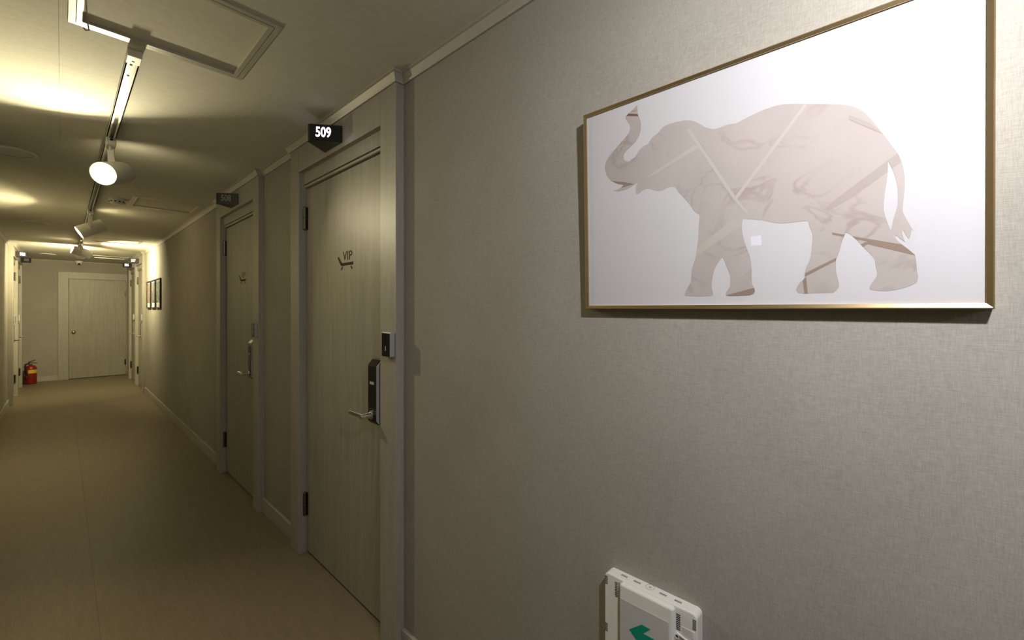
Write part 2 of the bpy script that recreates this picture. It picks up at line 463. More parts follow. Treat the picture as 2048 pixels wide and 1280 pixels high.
def under(o, parent):
    """parent to an unrotated Empty while keeping coordinates in world space"""
    o.parent = parent
    o.matrix_parent_inverse = Matrix.Translation(-parent.location) if parent.type == 'EMPTY' else Matrix.Identity(4)
    return o

def part(name, bm, mat, parent, smooth=False):
    return under(obj(name, bm, mat, None, smooth), parent)

def mesh_part(name, me, mat, parent):
    return under(link(name, me, mat), parent)

# ------------------------------------------------------------------ room shell
DOORS_R = [('509', 1.515, 1.640, 2.538, 2.665), ('508', 3.260, 3.385, 4.285, 4.412),
           ('507', 9.315, 9.440, 10.340, 10.440), ('506', 10.440, 10.540, 11.440, 11.565)]
DOORS_L = [('503', 9.420, 9.540, 10.430, 10.530), ('505', 10.530, 10.630, 11.530, 11.650)]
HEAD_Z = 2.175

bm = new()
box(bm, -0.75, 1.18, YF - 0.1, YE + 0.2, -0.08, -0.004)
floor = tag(obj('floor', bm, 'dark'), 'tan sheet vinyl hallway floor running to the far door', 'floor', kind='structure')
for x0, x1 in ((-0.70, 0.11465), (0.11535, 1.12)):
    bm = new()
    box(bm, x0, x1, YF, YE + 0.12, -0.005, 0.0)
    obj('vinyl_sheet', bm, 'floor', floor)

bm = new()
box(bm, -0.75, 1.18, YF - 0.1, YE + 0.2, ZC + 0.020, ZC + 0.10)
ceil = tag(obj('ceiling', bm, 'ceiling'), 'cream papered ceiling above the hallway', 'ceiling', kind='structure')
HATCHES = [(0.015, 0.512, 1.548, 2.030), (0.413, 0.905, 4.760, 5.243), (0.302, 0.785, 7.922, 8.385), (0.380, 0.860, 10.55, 11.03)]
bm = new()
box(bm, -0.70, -0.0066, YF, YE + 0.12, ZC, ZC + 0.021)
obj('ceiling_paper', bm, 'ceiling', ceil)
bm = new()
y = YF
for hx0, hx1, hy0, hy1 in HATCHES:             # sheet with a cut-out for each hatch
    box(bm, -0.0060, 1.12, y, hy0 + 0.01, ZC, ZC + 0.021)
    box(bm, -0.0060, hx0 + 0.01, hy0 + 0.01, hy1 - 0.01, ZC, ZC + 0.021)
    box(bm, hx1 - 0.01, 1.12, hy0 + 0.01, hy1 - 0.01, ZC, ZC + 0.021)
    y = hy1 - 0.01
box(bm, -0.0060, 1.12, y, YE + 0.12, ZC, ZC + 0.021)
obj('ceiling_paper', bm, 'ceiling', ceil)

def side_wall(name, w, side, doors, label):
    b = new()
    y = YF - 0.1
    for _, y0, ya, yb, y1 in doors:
        box(b, w, w + side * 0.14, y, ya - 0.02, 0, ZC)
        box(b, w, w + side * 0.14, ya - 0.02, yb + 0.02, HEAD_Z, ZC)
        y = yb + 0.02
    box(b, w, w + side * 0.14, y, YE + 0.1, 0, ZC)
    return tag(obj(name, b, 'wallpaper'), label, 'wall', kind='structure')

side_wall('wall_right', WR, 1, DOORS_R, 'taupe woven-papered wall with the elephant picture and numbered doors')
side_wall('wall_left', WL, -1, DOORS_L, 'taupe woven-papered wall on the fire extinguisher side')
EX0, EXA, EXB, EZ, EZ1 = -0.047, 0.095, 0.946, 2.000, 2.131      # end door casing, opening
bm = new()
box(bm, WL - 0.1, EXA - 0.02, YE, YE + 0.12, 0, ZC)
box(bm, EXA - 0.02, EXB + 0.012, YE, YE + 0.12, EZ + 0.02, ZC)
box(bm, EXB + 0.012, WR + 0.1, YE, YE + 0.12, 0, ZC)
tag(obj('wall_back', bm, 'wallpaper_end'), 'taupe end wall around the knobbed door', 'wall', kind='structure')
bm = new()
box(bm, WL - 0.1, WR + 0.1, YF - 0.1, YF, 0, ZC)
tag(obj('wall_front', bm, 'wallpaper_end'), 'plain taupe wall closing the hallway behind the viewer', 'wall', kind='structure')

# crown moulding
CROWN = [(0, ZC), (0.030, ZC), (0.030, ZC - 0.009), (0.024, ZC - 0.012), (0.012, ZC - 0.030), (0.008, ZC - 0.038), (0, ZC - 0.038)]
def crown_path(w, t, doors):
    p = [(w, YF)]
    prev = None
    for i, (_, y0, ya, yb, y1) in enumerate(doors):
        joined = i > 0 and abs(doors[i - 1][4] - y0) < 1e-6
        nxt = i < len(doors) - 1 and abs(doors[i + 1][1] - y1) < 1e-6
        if not joined:
            p += [(w, y0), (t, y0)]
        if not nxt:
            p += [(t, y1), (w, y1)]
    p.append((w, YE))
    return p
bm = new()
sweep(bm, crown_path(WR, TR, DOORS_R), CROWN, 1)
tag(obj('trim_1', bm, 'crown'), 'pale crown moulding stepping round the door casings of rooms 506 to 509', 'crown moulding', kind='structure')
bm = new()
sweep(bm, crown_path(WL, TL, DOORS_L), CROWN, -1)
tag(obj('trim_2', bm, 'crown'), 'pale crown moulding along the wall of rooms 503 and 505', 'crown moulding', kind='structure')
bm = new()
sweep(bm, [(WL, YE), (WR, YE)], CROWN, -1)
tag(obj('trim_3', bm, 'crown'), 'pale crown moulding across the end wall', 'crown moulding', kind='structure')

# baseboards
def baseboard(name, x0, x1, y0, y1, label):
    b = new()
    box(b, x0, x1, y0, y1, 0, 0.097, 0.003, 1)
    tag(obj(name, b, 'crown'), label, 'baseboard', kind='structure')
BT = 0.013
baseboard('baseboard_right', WR - BT, WR + 0.002, YF, 1.515, 'pale baseboard under the elephant picture wall')
baseboard('baseboard_right', WR - BT, WR + 0.002, 2.665, 3.260, 'short pale baseboard between doors 508 and 509')
baseboard('baseboard_right', WR - BT, WR + 0.002, 4.412, 9.315, 'long pale baseboard below the three small frames')
baseboard('baseboard_right', WR - BT, WR + 0.002, 11.565, YE - 0.02, 'short pale baseboard between door 506 and the end wall')
baseboard('baseboard_left', WL - 0.002, WL + BT, YF, 9.420, 'long pale baseboard before door 503')
baseboard('baseboard_left', WL - 0.002, WL + BT, 11.650, YE, 'short pale baseboard beside the fire extinguisher')
baseboard('baseboard_back', WL + BT, EX0, YE - BT, YE + 0.002, 'pale baseboard on the end wall behind the fire extinguisher')

# ------------------------------------------------------------------ doors
def lever_lock(root, X, side, y, z0):
    """black digital lock: body on the leaf, lever pointing to the hinges"""
    d0 = 0.043
    b = new()
    yc0, yc1 = y, y + 0.070
    prof = [(d0 + 0.001, 0.0), (d0 - 0.038, 0.0), (d0 - 0.048, 0.014), (d0 - 0.048, 0.255), (d0 - 0.026, 0.280), (d0 + 0.001, 0.280)]
    lo = [b.verts.new((X(dd), yc0, z0 + zz)) for dd, zz in prof]
    hi = [b.verts.new((X(dd), yc1, z0 + zz)) for dd, zz in prof]
    n = len(prof)
    for k in range(n):
        b.faces.new((lo[k], lo[(k + 1) % n], hi[(k + 1) % n], hi[k]))
    b.faces.new(lo)
    b.faces.new(hi[::-1])
    bmesh.ops.bevel(b, geom=list(b.edges), offset=0.002, segments=1, affect='EDGES')
    lock = part('lock', b, 'black_gloss', root)
    # silver flank on the side that faces the casing
    b = new()
    lo = [b.verts.new((X(dd), yc0 - 0.004, z0 + zz)) for dd, zz in [(d0, 0.003), (d0 - 0.036, 0.003), (d0 - 0.0465, 0.016), (d0 - 0.0465, 0.252), (d0 - 0.024, 0.276), (d0, 0.276)]]
    hi = [b.verts.new(v.co + Vector((0, 0.0045, 0))) for v in lo]
    for k in range(6):
        b.faces.new((lo[k], lo[(k + 1) % 6], hi[(k + 1) % 6], hi[k]))
    b.faces.new(lo)
    b.faces.new(hi[::-1])
    part('side_strip', b, 'grey_plastic', lock)
    b = new()
    box(b, X(d0 - 0.0488), X(d0 - 0.047), y + 0.018, y + 0.052, z0 + 0.172, z0 + 0.184)
    part('display', b, 'text_grey', lock)
    b = new()
    hub = Vector((X(d0 - 0.047), y + 0.035, z0 + 0.040))
    out = Vector((-side, 0, 0))
    lathe(b, [(0, 0), (0.019, 0), (0.019, 0.006), (0.013, 0.008), (0.010, 0.050), (0.008, 0.054), (0, 0.054)], hub, out, 20)
    x0 = hub + out * 0.040
    box(b, x0.x - 0.006, x0.x + 0.006, y + 0.027, y + 0.160, hub.z - 0.009, hub.z + 0.009, 0.002, 1)
    part('lever', b, 'chrome', lock)
    return lock

def reader(side, T, y, z, label):
    """key card box on the casing face"""
    X = lambda d: T + side * d
    r = tag(empty('card_reader', (T, y + 0.033, z)), label, 'card reader', 'card readers on the door casings')
    b = new()
    box(b, X(0.0), X(-0.022), y, y + 0.066, z, z + 0.100, 0.004, 2)
    part('housing', b, 'grey_plastic', r)
    b = new()
    box(b, X(-0.0215), X(-0.0235), y + 0.003, y + 0.063, z + 0.003, z + 0.097, 0.0008, 1)
    f = part('faceplate', b, 'black_gloss', r)
    b = new()
    box(b, X(-0.0232), X(-0.0239), y + 0.030, y + 0.036, z + 0.026, z + 0.044)
    part('indicator', b, 'text_grey', f)
    return r

def emblem(root, X, y, z, mat, text_mat):
    """VIP over a lounge-chair pictogram, printed on the leaf"""
    e = new()
    S = 1.0
    mt = frame_matrix((X(0.043), y, z), (0, -1, 0))
    P = lambda pts: poly_prism(e, [(a * S, c * S) for a, c in pts], -0.0002, 0.0009, mt)
    P([(-0.078, 0.010), (-0.086, 0.002), (-0.060, -0.030), (-0.046, -0.041), (0.080, -0.041), (0.080, -0.027), (-0.038, -0.027), (-0.050, -0.018)])
    P([(-0.038, -0.045), (-0.028, -0.045), (-0.040, -0.061), (-0.050, -0.061)])
    P([(0.052, -0.045), (0.062, -0.045), (0.074, -0.061), (0.064, -0.061)])
    o = part('emblem', e, mat, root)
    me = text_mesh('VIP', 0.066, 0.0012, 0.0, 1.05, 1.08)
    me.transform(frame_matrix((X(0.0428), y - 0.021, z + 0.004), (0, -1, 0)))
    mesh_part('lettering', me, text_mat, o)

def hinge(root, X, side, y, z, h=0.132):
    b = new()
    lathe(b, [(0, 0), (0.007, 0), (0.010, 0.004), (0.010, h * 0.47), (0.0085, h * 0.48), (0.0085, h * 0.52), (0.010, h * 0.53), (0.010, h - 0.004), (0.007, h), (0, h)], (X(0.030), y - 0.008, z), (0, 0, 1), 14)
    box(b, X(0.034), X(0.046), y - 0.009, y - 0.0005, z + 0.004, z + h - 0.004)
    box(b, X(0.040), X(0.0445), y - 0.024, y - 0.006, z + 0.004, z + h - 0.004)
    part('hinge', b, 'hinge', root)

def room_door(n, side, W, T, spec, label, emb=None):
    num, y0, ya, yb, y1 = spec
    X = lambda d: T + side * d
    wd = abs(W - T)
    root = tag(empty('door_%d' % n, (T, (ya + yb) / 2, 0)), label, 'door', kind='structure')
    for a, c, j0, j1 in ((y0, ya, ya - 0.02, ya), (yb, y1, yb, yb + 0.02)):
        b = new()
        box(b, X(0), X(wd + 0.001), a, c, 0, ZC - 0.002, 0.002, 1)
        box(b, X(wd), X(wd + 0.13), j0, j1, 0, HEAD_Z)
        part('casing', b, 'trim', root)
    b = new()
    box(b, X(0.0005), X(wd + 0.001), ya, yb, HEAD_Z, ZC - 0.002)
    part('head_casing', b, 'trim', root)
    b = new()
    box(b, X(0.026), X(0.10), ya, yb, 2.108, HEAD_Z)
    part('head_panel', b, 'trim', root)
    b = new()
    box(b, X(0.030), X(0.10), ya, yb, 2.0905, 2.1045, 0.002, 1)
    part('head_bead', b, 'crown', root)
    b = new()
    box(b, X(0.043), X(0.083), ya + 0.003, yb - 0.003, 0.013, 2.086, 0.0015, 1)
    part('leaf', b, 'door', root)
    for z in (0.218, 1.850):
        hinge(root, X, side, yb - 0.001, z)
    lever_lock(root, X, side, ya + 0.025, 0.900)
    if emb:
        emblem(root, X, (ya + yb) / 2 - 0.040, 1.655, *emb)
    return root

room_door(1, 1, WR, TR, DOORS_R[0], 'pale wood-grain door with VIP lounger emblem under the lit 509 sign', ('emblem', 'emblem'))
room_door(2, 1, WR, TR, DOORS_R[1], 'pale wood-grain door with faded emblem under the unlit 508 sign', ('emblem', 'emblem_worn'))
room_door(3, 1, WR, TR, DOORS_R[2], 'pale casing and door of room 507 beyond the three black frames')
room_door(4, 1, WR, TR, DOORS_R[3], 'pale casing and door of room 506 next to the end wall')
room_door(5, -1, WL, TL, DOORS_L[0], 'pale casing and door of room 503 under the lit sign')
room_door(6, -1, WL, TL, DOORS_L[1], 'pale casing and door of room 505 by the fire extinguisher')
reader(1, TR, 1.523, 1.203, 'black and silver card reader on the casing of door 509')
reader(1, TR, 3.266, 1.203, 'grey card reader on the casing of door 508')
reader(1, TR, 9.330, 1.203, 'tiny card reader on the casing of the door beside the three black frames')
reader(1, TR, 10.450, 1.203, 'tiny card reader on the casing beside the 506 sign, next to the end wall')
reader(-1, TL, 9.435, 1.203, 'tiny card reader on the casing under the lit 503 sign')
reader(-1, TL, 10.540, 1.203, 'tiny card reader on the casing of the door by the fire extinguisher')

# end door
root = tag(empty('door_7', ((EXA + EXB) / 2, YE, 0)), 'plain pale door with round knob at the far end of the hallway', 'door', kind='structure')
bm = new()
box(bm, EX0, EXA, YE - 0.030, YE + 0.001, 0, EZ1, 0.002, 1)
box(bm, EXA - 0.02, EXA, YE, YE + 0.10, 0, EZ)
part('casing', bm, 'trim', root)
bm = new()
box(bm, EXB, WR - 0.0005, YE - 0.030, YE + 0.001, 0, EZ1)
box(bm, EXB, EXB + 0.012, YE, YE + 0.10, 0, EZ)
part('casing', bm, 'trim', root)
bm = new()
box(bm, EXA, EXB, YE - 0.030, YE + 0.001, EZ, EZ1)
box(bm, EXA, EXB, YE, YE + 0.10, EZ, EZ + 0.02)
part('head_casing', bm, 'trim', root)
bm = new()
box(bm, EXA + 0.003, EXB - 0.003, YE - 0.012, YE + 0.028, 0.010, EZ - 0.004, 0.0015, 1)
part('leaf', bm, 'door', root)
bm = new()
lathe(bm, [(0, 0), (0.033, 0), (0.033, 0.004), (0.014, 0.010), (0.012, 0.028), (0.024, 0.036), (0.029, 0.048), (0.024, 0.060), (0, 0.064)], (0.165, YE - 0.012, 0.940), (0, -1, 0), 24)
part('knob', bm, 'chrome', root, True)
for z in (0.22, 1.66):
    bm = new()
    lathe(bm, [(0, 0), (0.009, 0), (0.009, 0.11), (0, 0.11)], (EXB - 0.008, YE - 0.020, z), (0, 0, 1), 12)
    box(bm, EXB - 0.030, EXB - 0.002, YE - 0.016, YE - 0.011, z, z + 0.11)
    part('hinge', bm, 'hinge', root)

# ------------------------------------------------------------------ room number signs
def number_sign(num, side, T, y, digit, label):
    r = tag(empty('room_number_sign', (T, y, 2.197)), label, 'sign', 'wedge room number signs')
    h, dep, z0, z1 = 0.095, 0.128, 2.197, 2.276
    pts = [(-h, 0.0), (-h, 0.006)]
    # straight flank, rounded nose
    ux, uy = h, dep
    L = math.hypot(ux, uy)
    ux, uy = ux / L, uy / L
    e0 = (-h + ux * (L - 0.030), 0.006 + uy * (L - 0.030))
    for k in range(9):
        t = k / 8
        p0, p1, p2 = e0, (0.0, dep + 0.006), (-e0[0], e0[1])
        pts.append(((1 - t) ** 2 * p0[0] + 2 * t * (1 - t) * p1[0] + t * t * p2[0], (1 - t) ** 2 * p0[1] + 2 * t * (1 - t) * p1[1] + t * t * p2[1]))
    pts += [(h, 0.006), (h, 0.0)]
    b = new()
    mt = Matrix(((0, -side, 0, T), (1, 0, 0, y), (0, 0, 1, 0), (0, 0, 0, 1)))
    poly_prism(b, pts, z0, z1, mt)
    bmesh.ops.recalc_face_normals(b, faces=b.faces)
    hs = part('housing', b, 'black', r)
    for s in (-1, 1):                       # both flanks carry the number
        wall = Vector((T - side * 0.006, y + s * h, 0))
        nose = Vector((T - side * (dep + 0.006), y, 0))
        n = Vector((-(nose - wall).y, (nose - wall).x, 0)).normalized()
        if n.y * s < 0:
            n = -n
        xa = Vector((0, 0, 1)).cross(n)      # reading direction
        c = wall.lerp(nose, 0.50) + n * 0.0004 + Vector((0, 0, (z0 + z1) / 2 + 0.001))
        me = text_mesh(num, 0.066, 0.0012, 0.0012, 1.0, 0.72)
        me.transform(frame_matrix(c, xa))
        mesh_part('number', me, digit, r)
    return r

cy = lambda d: (d[2] + d[3]) / 2
number_sign('509', 1, TR, cy(DOORS_R[0]), 'digit_on', 'black wedge sign with glowing number 509')
number_sign('508', 1, TR, cy(DOORS_R[1]), 'digit_off', 'black wedge sign with unlit grey number 508')
number_sign('507', 1, TR, cy(DOORS_R[2]), 'digit_dim', 'small black wedge sign with white number 507')
number_sign('506', 1, TR, cy(DOORS_R[3]), 'digit_on', 'small black wedge sign glowing 506, above the door nearest the end wall')
number_sign('503', -1, TL, cy(DOORS_L[0]), 'digit_on', 'small black wedge sign glowing 503, opposite the three black frames')
number_sign('505', -1, TL, cy(DOORS_L[1]), 'digit_off', 'small black wedge sign with unlit number 505')

# ------------------------------------------------------------------ light track and spotlights
TX = 0.185
def track(y0, y1, label):
    r = tag(empty('lighting_track', (TX, (y0 + y1) / 2, ZC)), label, 'light track', 'ceiling lighting tracks')
    b = new()
    w, h = 0.019, 0.024
    box(b, TX - w, TX - w + 0.004, y0, y1, ZC - h, ZC)
    box(b, TX + w - 0.004, TX + w, y0, y1, ZC - h, ZC)
    box(b, TX - w, TX + w, y0, y1, ZC - 0.006, ZC)
    box(b, TX - w, TX - 0.008, y0, y1, ZC - h, ZC - h + 0.003)
    box(b, TX + 0.008, TX + w, y0, y1, ZC - h, ZC - h + 0.003)
    rail = part('rail', b, 'rail', r)
    for s in (-1, 1):
        b = new()
        box(b, TX + s * 0.010 - 0.0015, TX + s * 0.010 + 0.0015, y0, y1, ZC - 0.013, ZC - 0.010)
        part('conductor', b, 'copper', rail)
    b = new()
    box(b, TX - 0.021, TX + 0.021, y0 - 0.012, y0 + 0.058, ZC - 0.027, ZC, 0.002, 1)
    cap = part('end_cap', b, 'lamp_white', r)
    b = new()
    box(b, TX - 0.005, TX + 0.003, y0 + 0.028, y0 + 0.036, ZC - 0.0275, ZC - 0.0265)
    part('screw', b, 'dark', cap)
    b = new()
    box(b, TX - 0.021, TX + 0.021, y1 - 0.020, y1 + 0.006, ZC - 0.027, ZC, 0.002, 1)
    part('end_cap', b, 'lamp_white', r)
    for k, yy in enumerate((y0 + 0.11, y0 + 0.22)):
        b = new()
        box(b, TX - 0.004, TX + 0.004, yy, yy + 0.010, ZC - 0.0072, ZC - 0.0058)
        part('screw', b, 'dark', rail)
    return r

track(2.09, 8.98, 'white ceiling light track running down the hallway above the spotlights')
track(-2.40, 0.25, 'white ceiling light track above the elephant picture')

def spotlight(y_track, head, aim, power, col, label, arm=(0, 0, 0)):
    aim = Vector(aim).normalized()
    head = Vector(head)
    arm = Vector(arm)
    r = tag(empty('track_spotlight', (TX, y_track, ZC - 0.024)), label, 'spotlight', 'white track spotlights')
    b = new()
    box(b, TX - 0.020, TX + 0.020, y_track - 0.045, y_track + 0.045, ZC - 0.062, ZC - 0.023, 0.003, 1)
    ad = part('adapter', b, 'lamp_white', r)
    b = new()
    box(b, TX - 0.006, TX + 0.006, y_track - 0.052, y_track - 0.044, ZC - 0.040, ZC - 0.030)
    part('lock_tab', b, 'dark', ad)
    # arm: a flat bar from the adapter to the joint on the housing
    joint = head + arm
    b = new()
    top = Vector((TX, y_track, ZC - 0.060))
    tube(b, [top, (top.x, top.y, top.z - 0.022)], 0.008, 12)
    d = (joint - Vector((top.x, top.y, top.z - 0.018)))
    a1, a2, a3 = basis(d)
    t = bmesh.new()
    box(t, -0.016, 0.016, -0.0035, 0.0035, 0, d.length, 0.001, 1)
    flat = arm.normalized() if arm.length > 0.01 else aim
    xx = flat.cross(a3).normalized()
    yy = a3.cross(xx).normalized()
    merge(b, t, Matrix(((xx.x, yy.x, a3.x, top.x), (xx.y, yy.y, a3.y, top.y), (xx.z, yy.z, a3.z, top.z - 0.018), (0, 0, 0, 1))))
    part('arm', b, 'lamp_white', r)
    if arm.length > 0.01:
        b = new()
        lathe(b, [(0, -0.014), (0.014, -0.014), (0.016, -0.004), (0.016, 0.006), (0.010, 0.010), (0, 0.010)], joint, arm, 18)
        part('joint_knob', b, 'lamp_white', r)
    b = new()
    lathe(b, [(0, -0.060), (0.051, -0.060), (0.0535, -0.104), (0.0545, -0.106), (0.0560, -0.104), (0.0600, -0.030), (0.0600, 0.085), (0.0585, 0.087), (0.0550, 0.085), (0.0530, 0.071), (0.0530, -0.052), (0, -0.052)], head, aim, 40)
    hs = part('housing', b, 'lamp_white', r)
    for p in hs.data.polygons:
        p.use_smooth = True
    mod = hs.modifiers.new('edges', 'EDGE_SPLIT')
    mod.split_angle = math.radians(40)
    b = new()
    lathe(b, [(0, -0.061), (0.030, -0.061), (0.026, -0.078), (0.014, -0.090), (0, -0.092)], head, aim, 18)
    part('bulb_neck', b, emit('bulb_back_glow', col, REAR_GLOW), r)
    b = new()
    lathe(b, [(0, 0.074), (0.0525, 0.074), (0.0525, 0.068), (0, 0.068)], head, aim, 40)
    part('lens', b, emit('lamp_glow', col, LENS_GLOW), r)
    ld = bpy.data.lights.new('lamp_beam', 'AREA')       # the LED chip behind the lens
    ld.shape = 'DISK'
    ld.size = 0.05
    ld.energy = power
    ld.color = col
    ld.spread = math.radians(146)
    lo = bpy.data.objects.new('lamp_beam', ld)
    COL.objects.link(lo)
    lo.matrix_world = Matrix.Translation(head + aim * 0.082) @ aim.to_track_quat('-Z', 'Y').to_matrix().to_4x4()
    under(lo, r)
    return r

spotlight(3.20, (0.193, 3.185, 2.142), (-0.48, -0.81, -0.33), P1, WARM, 'glaring white track spotlight nearest the viewer, aimed down the hallway')
spotlight(5.60, (0.185, 5.664, 2.155), (-0.86, -0.05, -0.50), P2, WARMER, 'white track spotlight tipped sideways toward the wall beyond the glaring lamp', (0, -0.062, 0.012))
spotlight(8.35, (0.200, 8.410, 2.185), (0.93, 0.18, -0.28), P3, WARMER, 'white track spotlight lighting the three small black frames', (0, -0.062, 0.012))
spotlight(8.86, (0.212, 8.860, 2.215), (-0.25, 0.92, -0.32), P4, WARMER, 'farthest white track spotlight, half hidden, facing the end door')
spotlight(-0.30, (0.190, -0.278, 2.133), (0.87, 0.20, -0.46), P0, NEUTRAL, 'white track spotlight shining on the elephant picture')
spotlight(-1.90, (0.185, -1.90, 2.140), (0.10, 0.80, -0.50), P_FILL, NEUTRAL, 'added fill spotlight, unseen behind the viewer, brightening the floor')  # unseen lamp added as fill for the floor and the near end

# ------------------------------------------------------------------ ceiling hatches and discs
def hatch(x0, x1, y0, y1, label, wire=False):
    r = tag(empty('ceiling_hatch', ((x0 + x1) / 2, (y0 + y1) / 2, ZC)), label, 'access hatch', 'square ceiling access hatches')
    def ring(a, w, z0, z1):
        b = new()
        box(b, x0 + a, x1 - a, y0 + a, y0 + a + w, z0, z1)
        box(b, x0 + a, x1 - a, y1 - a - w, y1 - a, z0, z1)
        box(b, x0 + a, x0 + a + w, y0 + a + w, y1 - a - w, z0, z1)
        box(b, x1 - a - w, x1 - a, y0 + a + w, y1 - a - w, z0, z1)
        return b
    part('outer_frame', ring(0.0, 0.0165, ZC - 0.0035, ZC + 0.012), 'alu', r)
    part('inner_frame', ring(0.0185, 0.0150, ZC - 0.0040, ZC + 0.012), 'alu', r)
    b = new()
    box(b, x0 + 0.0335, x1 - 0.0335, y0 + 0.0335, y1 - 0.0335, ZC + 0.007, ZC + 0.012)
    part('panel', b, 'ceiling', r)
    if wire:
        b = new()
        tube(b, [(x0 + 0.045, y1 - 0.035, ZC - 0.004), (x0 + 0.048, y1 - 0.030, ZC - 0.022), (x0 + 0.040, y1 - 0.018, ZC - 0.020), (x0 + 0.036, y1 - 0.008, ZC - 0.010)], 0.0018, 8)
        part('pull_wire', b, 'dark', r)
hatch(*HATCHES[0], 'cream ceiling hatch with aluminium frame before the end of the light track', True)
hatch(*HATCHES[1], 'cream ceiling hatch close to the wall beside the smoke detector')
hatch(*HATCHES[2], 'brightly lit ceiling hatch beside the spotlight of the black frames')
hatch(*HATCHES[3], 'dim ceiling hatch near signs 506 and 507')

def disc(x, y, label):
    r = tag(empty('ceiling_speaker', (x, y, ZC)), label, 'ceiling speaker', 'round ceiling plates')
    b = new()
    lathe(b, [(0.104, 0), (0.106, -0.004), (0.100, -0.009), (0.094, -0.009)], (x, y, ZC), (0, 0, 1), 40)
    part('rim', b, 'white_plastic', r)
    b = new()
    lathe(b, [(0, -0.0075), (0.094, -0.0075), (0.095, -0.001), (0, -0.001)], (x, y, ZC), (0, 0, 1), 40)
    part('grille', b, 'disc_grey', r)
disc(-0.205, 3.95, 'round grey ceiling plate left of the glaring spotlight')
disc(-0.205, 7.00, 'round grey ceiling plate beyond the sideways spotlight')
disc(-0.165, 10.90, 'round pale ceiling plate near the end wall')

r = tag(empty('smoke_detector', (0.33, 5.02, ZC)), 'small white smoke detector beside the ceiling hatch', 'smoke detector')
bm = new()
lathe(bm, [(0, 0), (0.056, 0), (0.056, -0.010), (0.050, -0.014), (0.047, -0.034), (0.030, -0.044), (0, -0.046)], (0.33, 5.02, ZC), (0, 0, 1), 32)
base = part('body', bm, 'white_plastic', r)
for k in range(10):
    a = 2 * math.pi * k / 10
    bm = new()
    cx, cyy = 0.33 + 0.047 * math.cos(a), 5.02 + 0.047 * math.sin(a)
    box(bm, cx - 0.005, cx + 0.005, cyy - 0.005, cyy + 0.005, ZC - 0.030, ZC - 0.020)
    part('vent', bm, 'dark', base)

r = tag(empty('security_camera', (0.24, 12.06, ZC)), 'small white dome security camera on the ceiling before the end wall', 'camera')
bm = new()
lathe(bm, [(0, 0), (0.056, 0), (0.056, -0.024), (0.050, -0.030), (0, -0.030)], (0.24, 12.06, ZC), (0, 0, 1), 28)
part('base', bm, 'white_plastic', r)
bm = new()
lathe(bm, [(0.046, -0.028), (0.045, -0.045), (0.038, -0.062), (0.024, -0.074), (0, -0.080)], (0.24, 12.06, ZC), (0, 0, 1), 28)
ball = part('eyeball', bm, 'white_plastic', r, True)
bm = new()
lathe(bm, [(0, 0.0), (0.020, 0.0), (0.020, 0.010), (0, 0.012)], (0.24, 12.06 - 0.034, ZC - 0.056), (0, -0.8, -0.5), 18)
part('camera_lens', bm, 'black_gloss', ball)

# ------------------------------------------------------------------ elephant picture (leans off the wall at the top)
LEAN = math.asin(0.0223)
PX, PY, PZ = 0.962, 0.267, 1.3985
pic = tag(empty('elephant_picture'), 'large framed print of a marbled beige elephant in a thin brass frame', 'picture')
yv = Vector((-math.sin(LEAN), 0, math.cos(LEAN)))
pic.matrix_world = frame_matrix((PX, PY, PZ), (0, -1, 0), yv)
PW, PH, PD = 0.3545, 0.502, 0.0245         # half width, height, depth; local x to the viewer's right, y up, z off the wall
def local(name, b, mat, parent):
    return obj(name, b, mat, parent)
FR = 0.0085
def rail_piece(pts_in, pts_out):
    """bevelled frame bar: outer edge, front ridge, inner edge"""
    b = new()
    (ax, ay), (bx, by) = pts_out
    (cx, cyy), (dx, dy) = pts_in
    mx0, my0, mx1, my1 = ax * .75 + cx * .25, ay * .75 + cyy * .25, bx * .75 + dx * .25, by * .75 + dy * .25
    A = [(ax, ay, 0.0005), (ax, ay, PD - 0.002), (mx0, my0, PD), (cx, cyy, PD - 0.0025), (cx, cyy, 0.0005)]
    B = [(bx, by, 0.0005), (bx, by, PD - 0.002), (mx1, my1, PD), (dx, dy, PD - 0.0025), (dx, dy, 0.0005)]
    va = [b.verts.new(p) for p in A]
    vb = [b.verts.new(p) for p in B]
    for k in range(5):
        b.faces.new((va[k], va[(k + 1) % 5], vb[(k + 1) % 5], vb[k]))
    b.faces.new(va)
    b.faces.new(vb[::-1])
    return b
oc = [(-PW, 0), (PW, 0), (PW, PH), (-PW, PH)]
ic = [(-PW + FR, FR), (PW - FR, FR), (PW - FR, PH - FR), (-PW + FR, PH - FR)]
for k in range(4):
    local('frame_bar', rail_piece((ic[k], ic[(k + 1) % 4]), (oc[k], oc[(k + 1) % 4])), 'gold', pic)
bm = new()
box(bm, -PW + 0.004, PW - 0.004, 0.004, PH - 0.004, 0.0005, PD - 0.0065)
printo = local('print', bm, 'print', pic)
EZL = PD - 0.0065
dz = 0.006                                   # outline was measured from ZB = PZ + dz
bm = new()
poly_prism(bm, [(x, y + dz) for x, y in ELE], EZL - 0.0002, EZL + 0.0003)
ele = local('elephant_motif', bm, 'marble', printo)
def clip(subj, conv):
    area = sum(conv[i][0] * conv[(i + 1) % len(conv)][1] - conv[(i + 1) % len(conv)][0] * conv[i][1] for i in range(len(conv)))
    if area < 0:
        conv = conv[::-1]
    out = subj
    for i in range(len(conv)):
        (ax, ay), (bx, by) = conv[i], conv[(i + 1) % len(conv)]
        side = lambda p: (bx - ax) * (p[1] - ay) - (by - ay) * (p[0] - ax)
        res = []
        for j in range(len(out)):
            p, q = out[j], out[(j + 1) % len(out)]
            sp, sq = side(p), side(q)
            if sp >= 0:
                res.append(p)
            if sp * sq < 0:
                t = sp / (sp - sq)
                res.append((p[0] + (q[0] - p[0]) * t, p[1] + (q[1] - p[1]) * t))
        out = res
        if len(out) < 3:
            return []
    return out
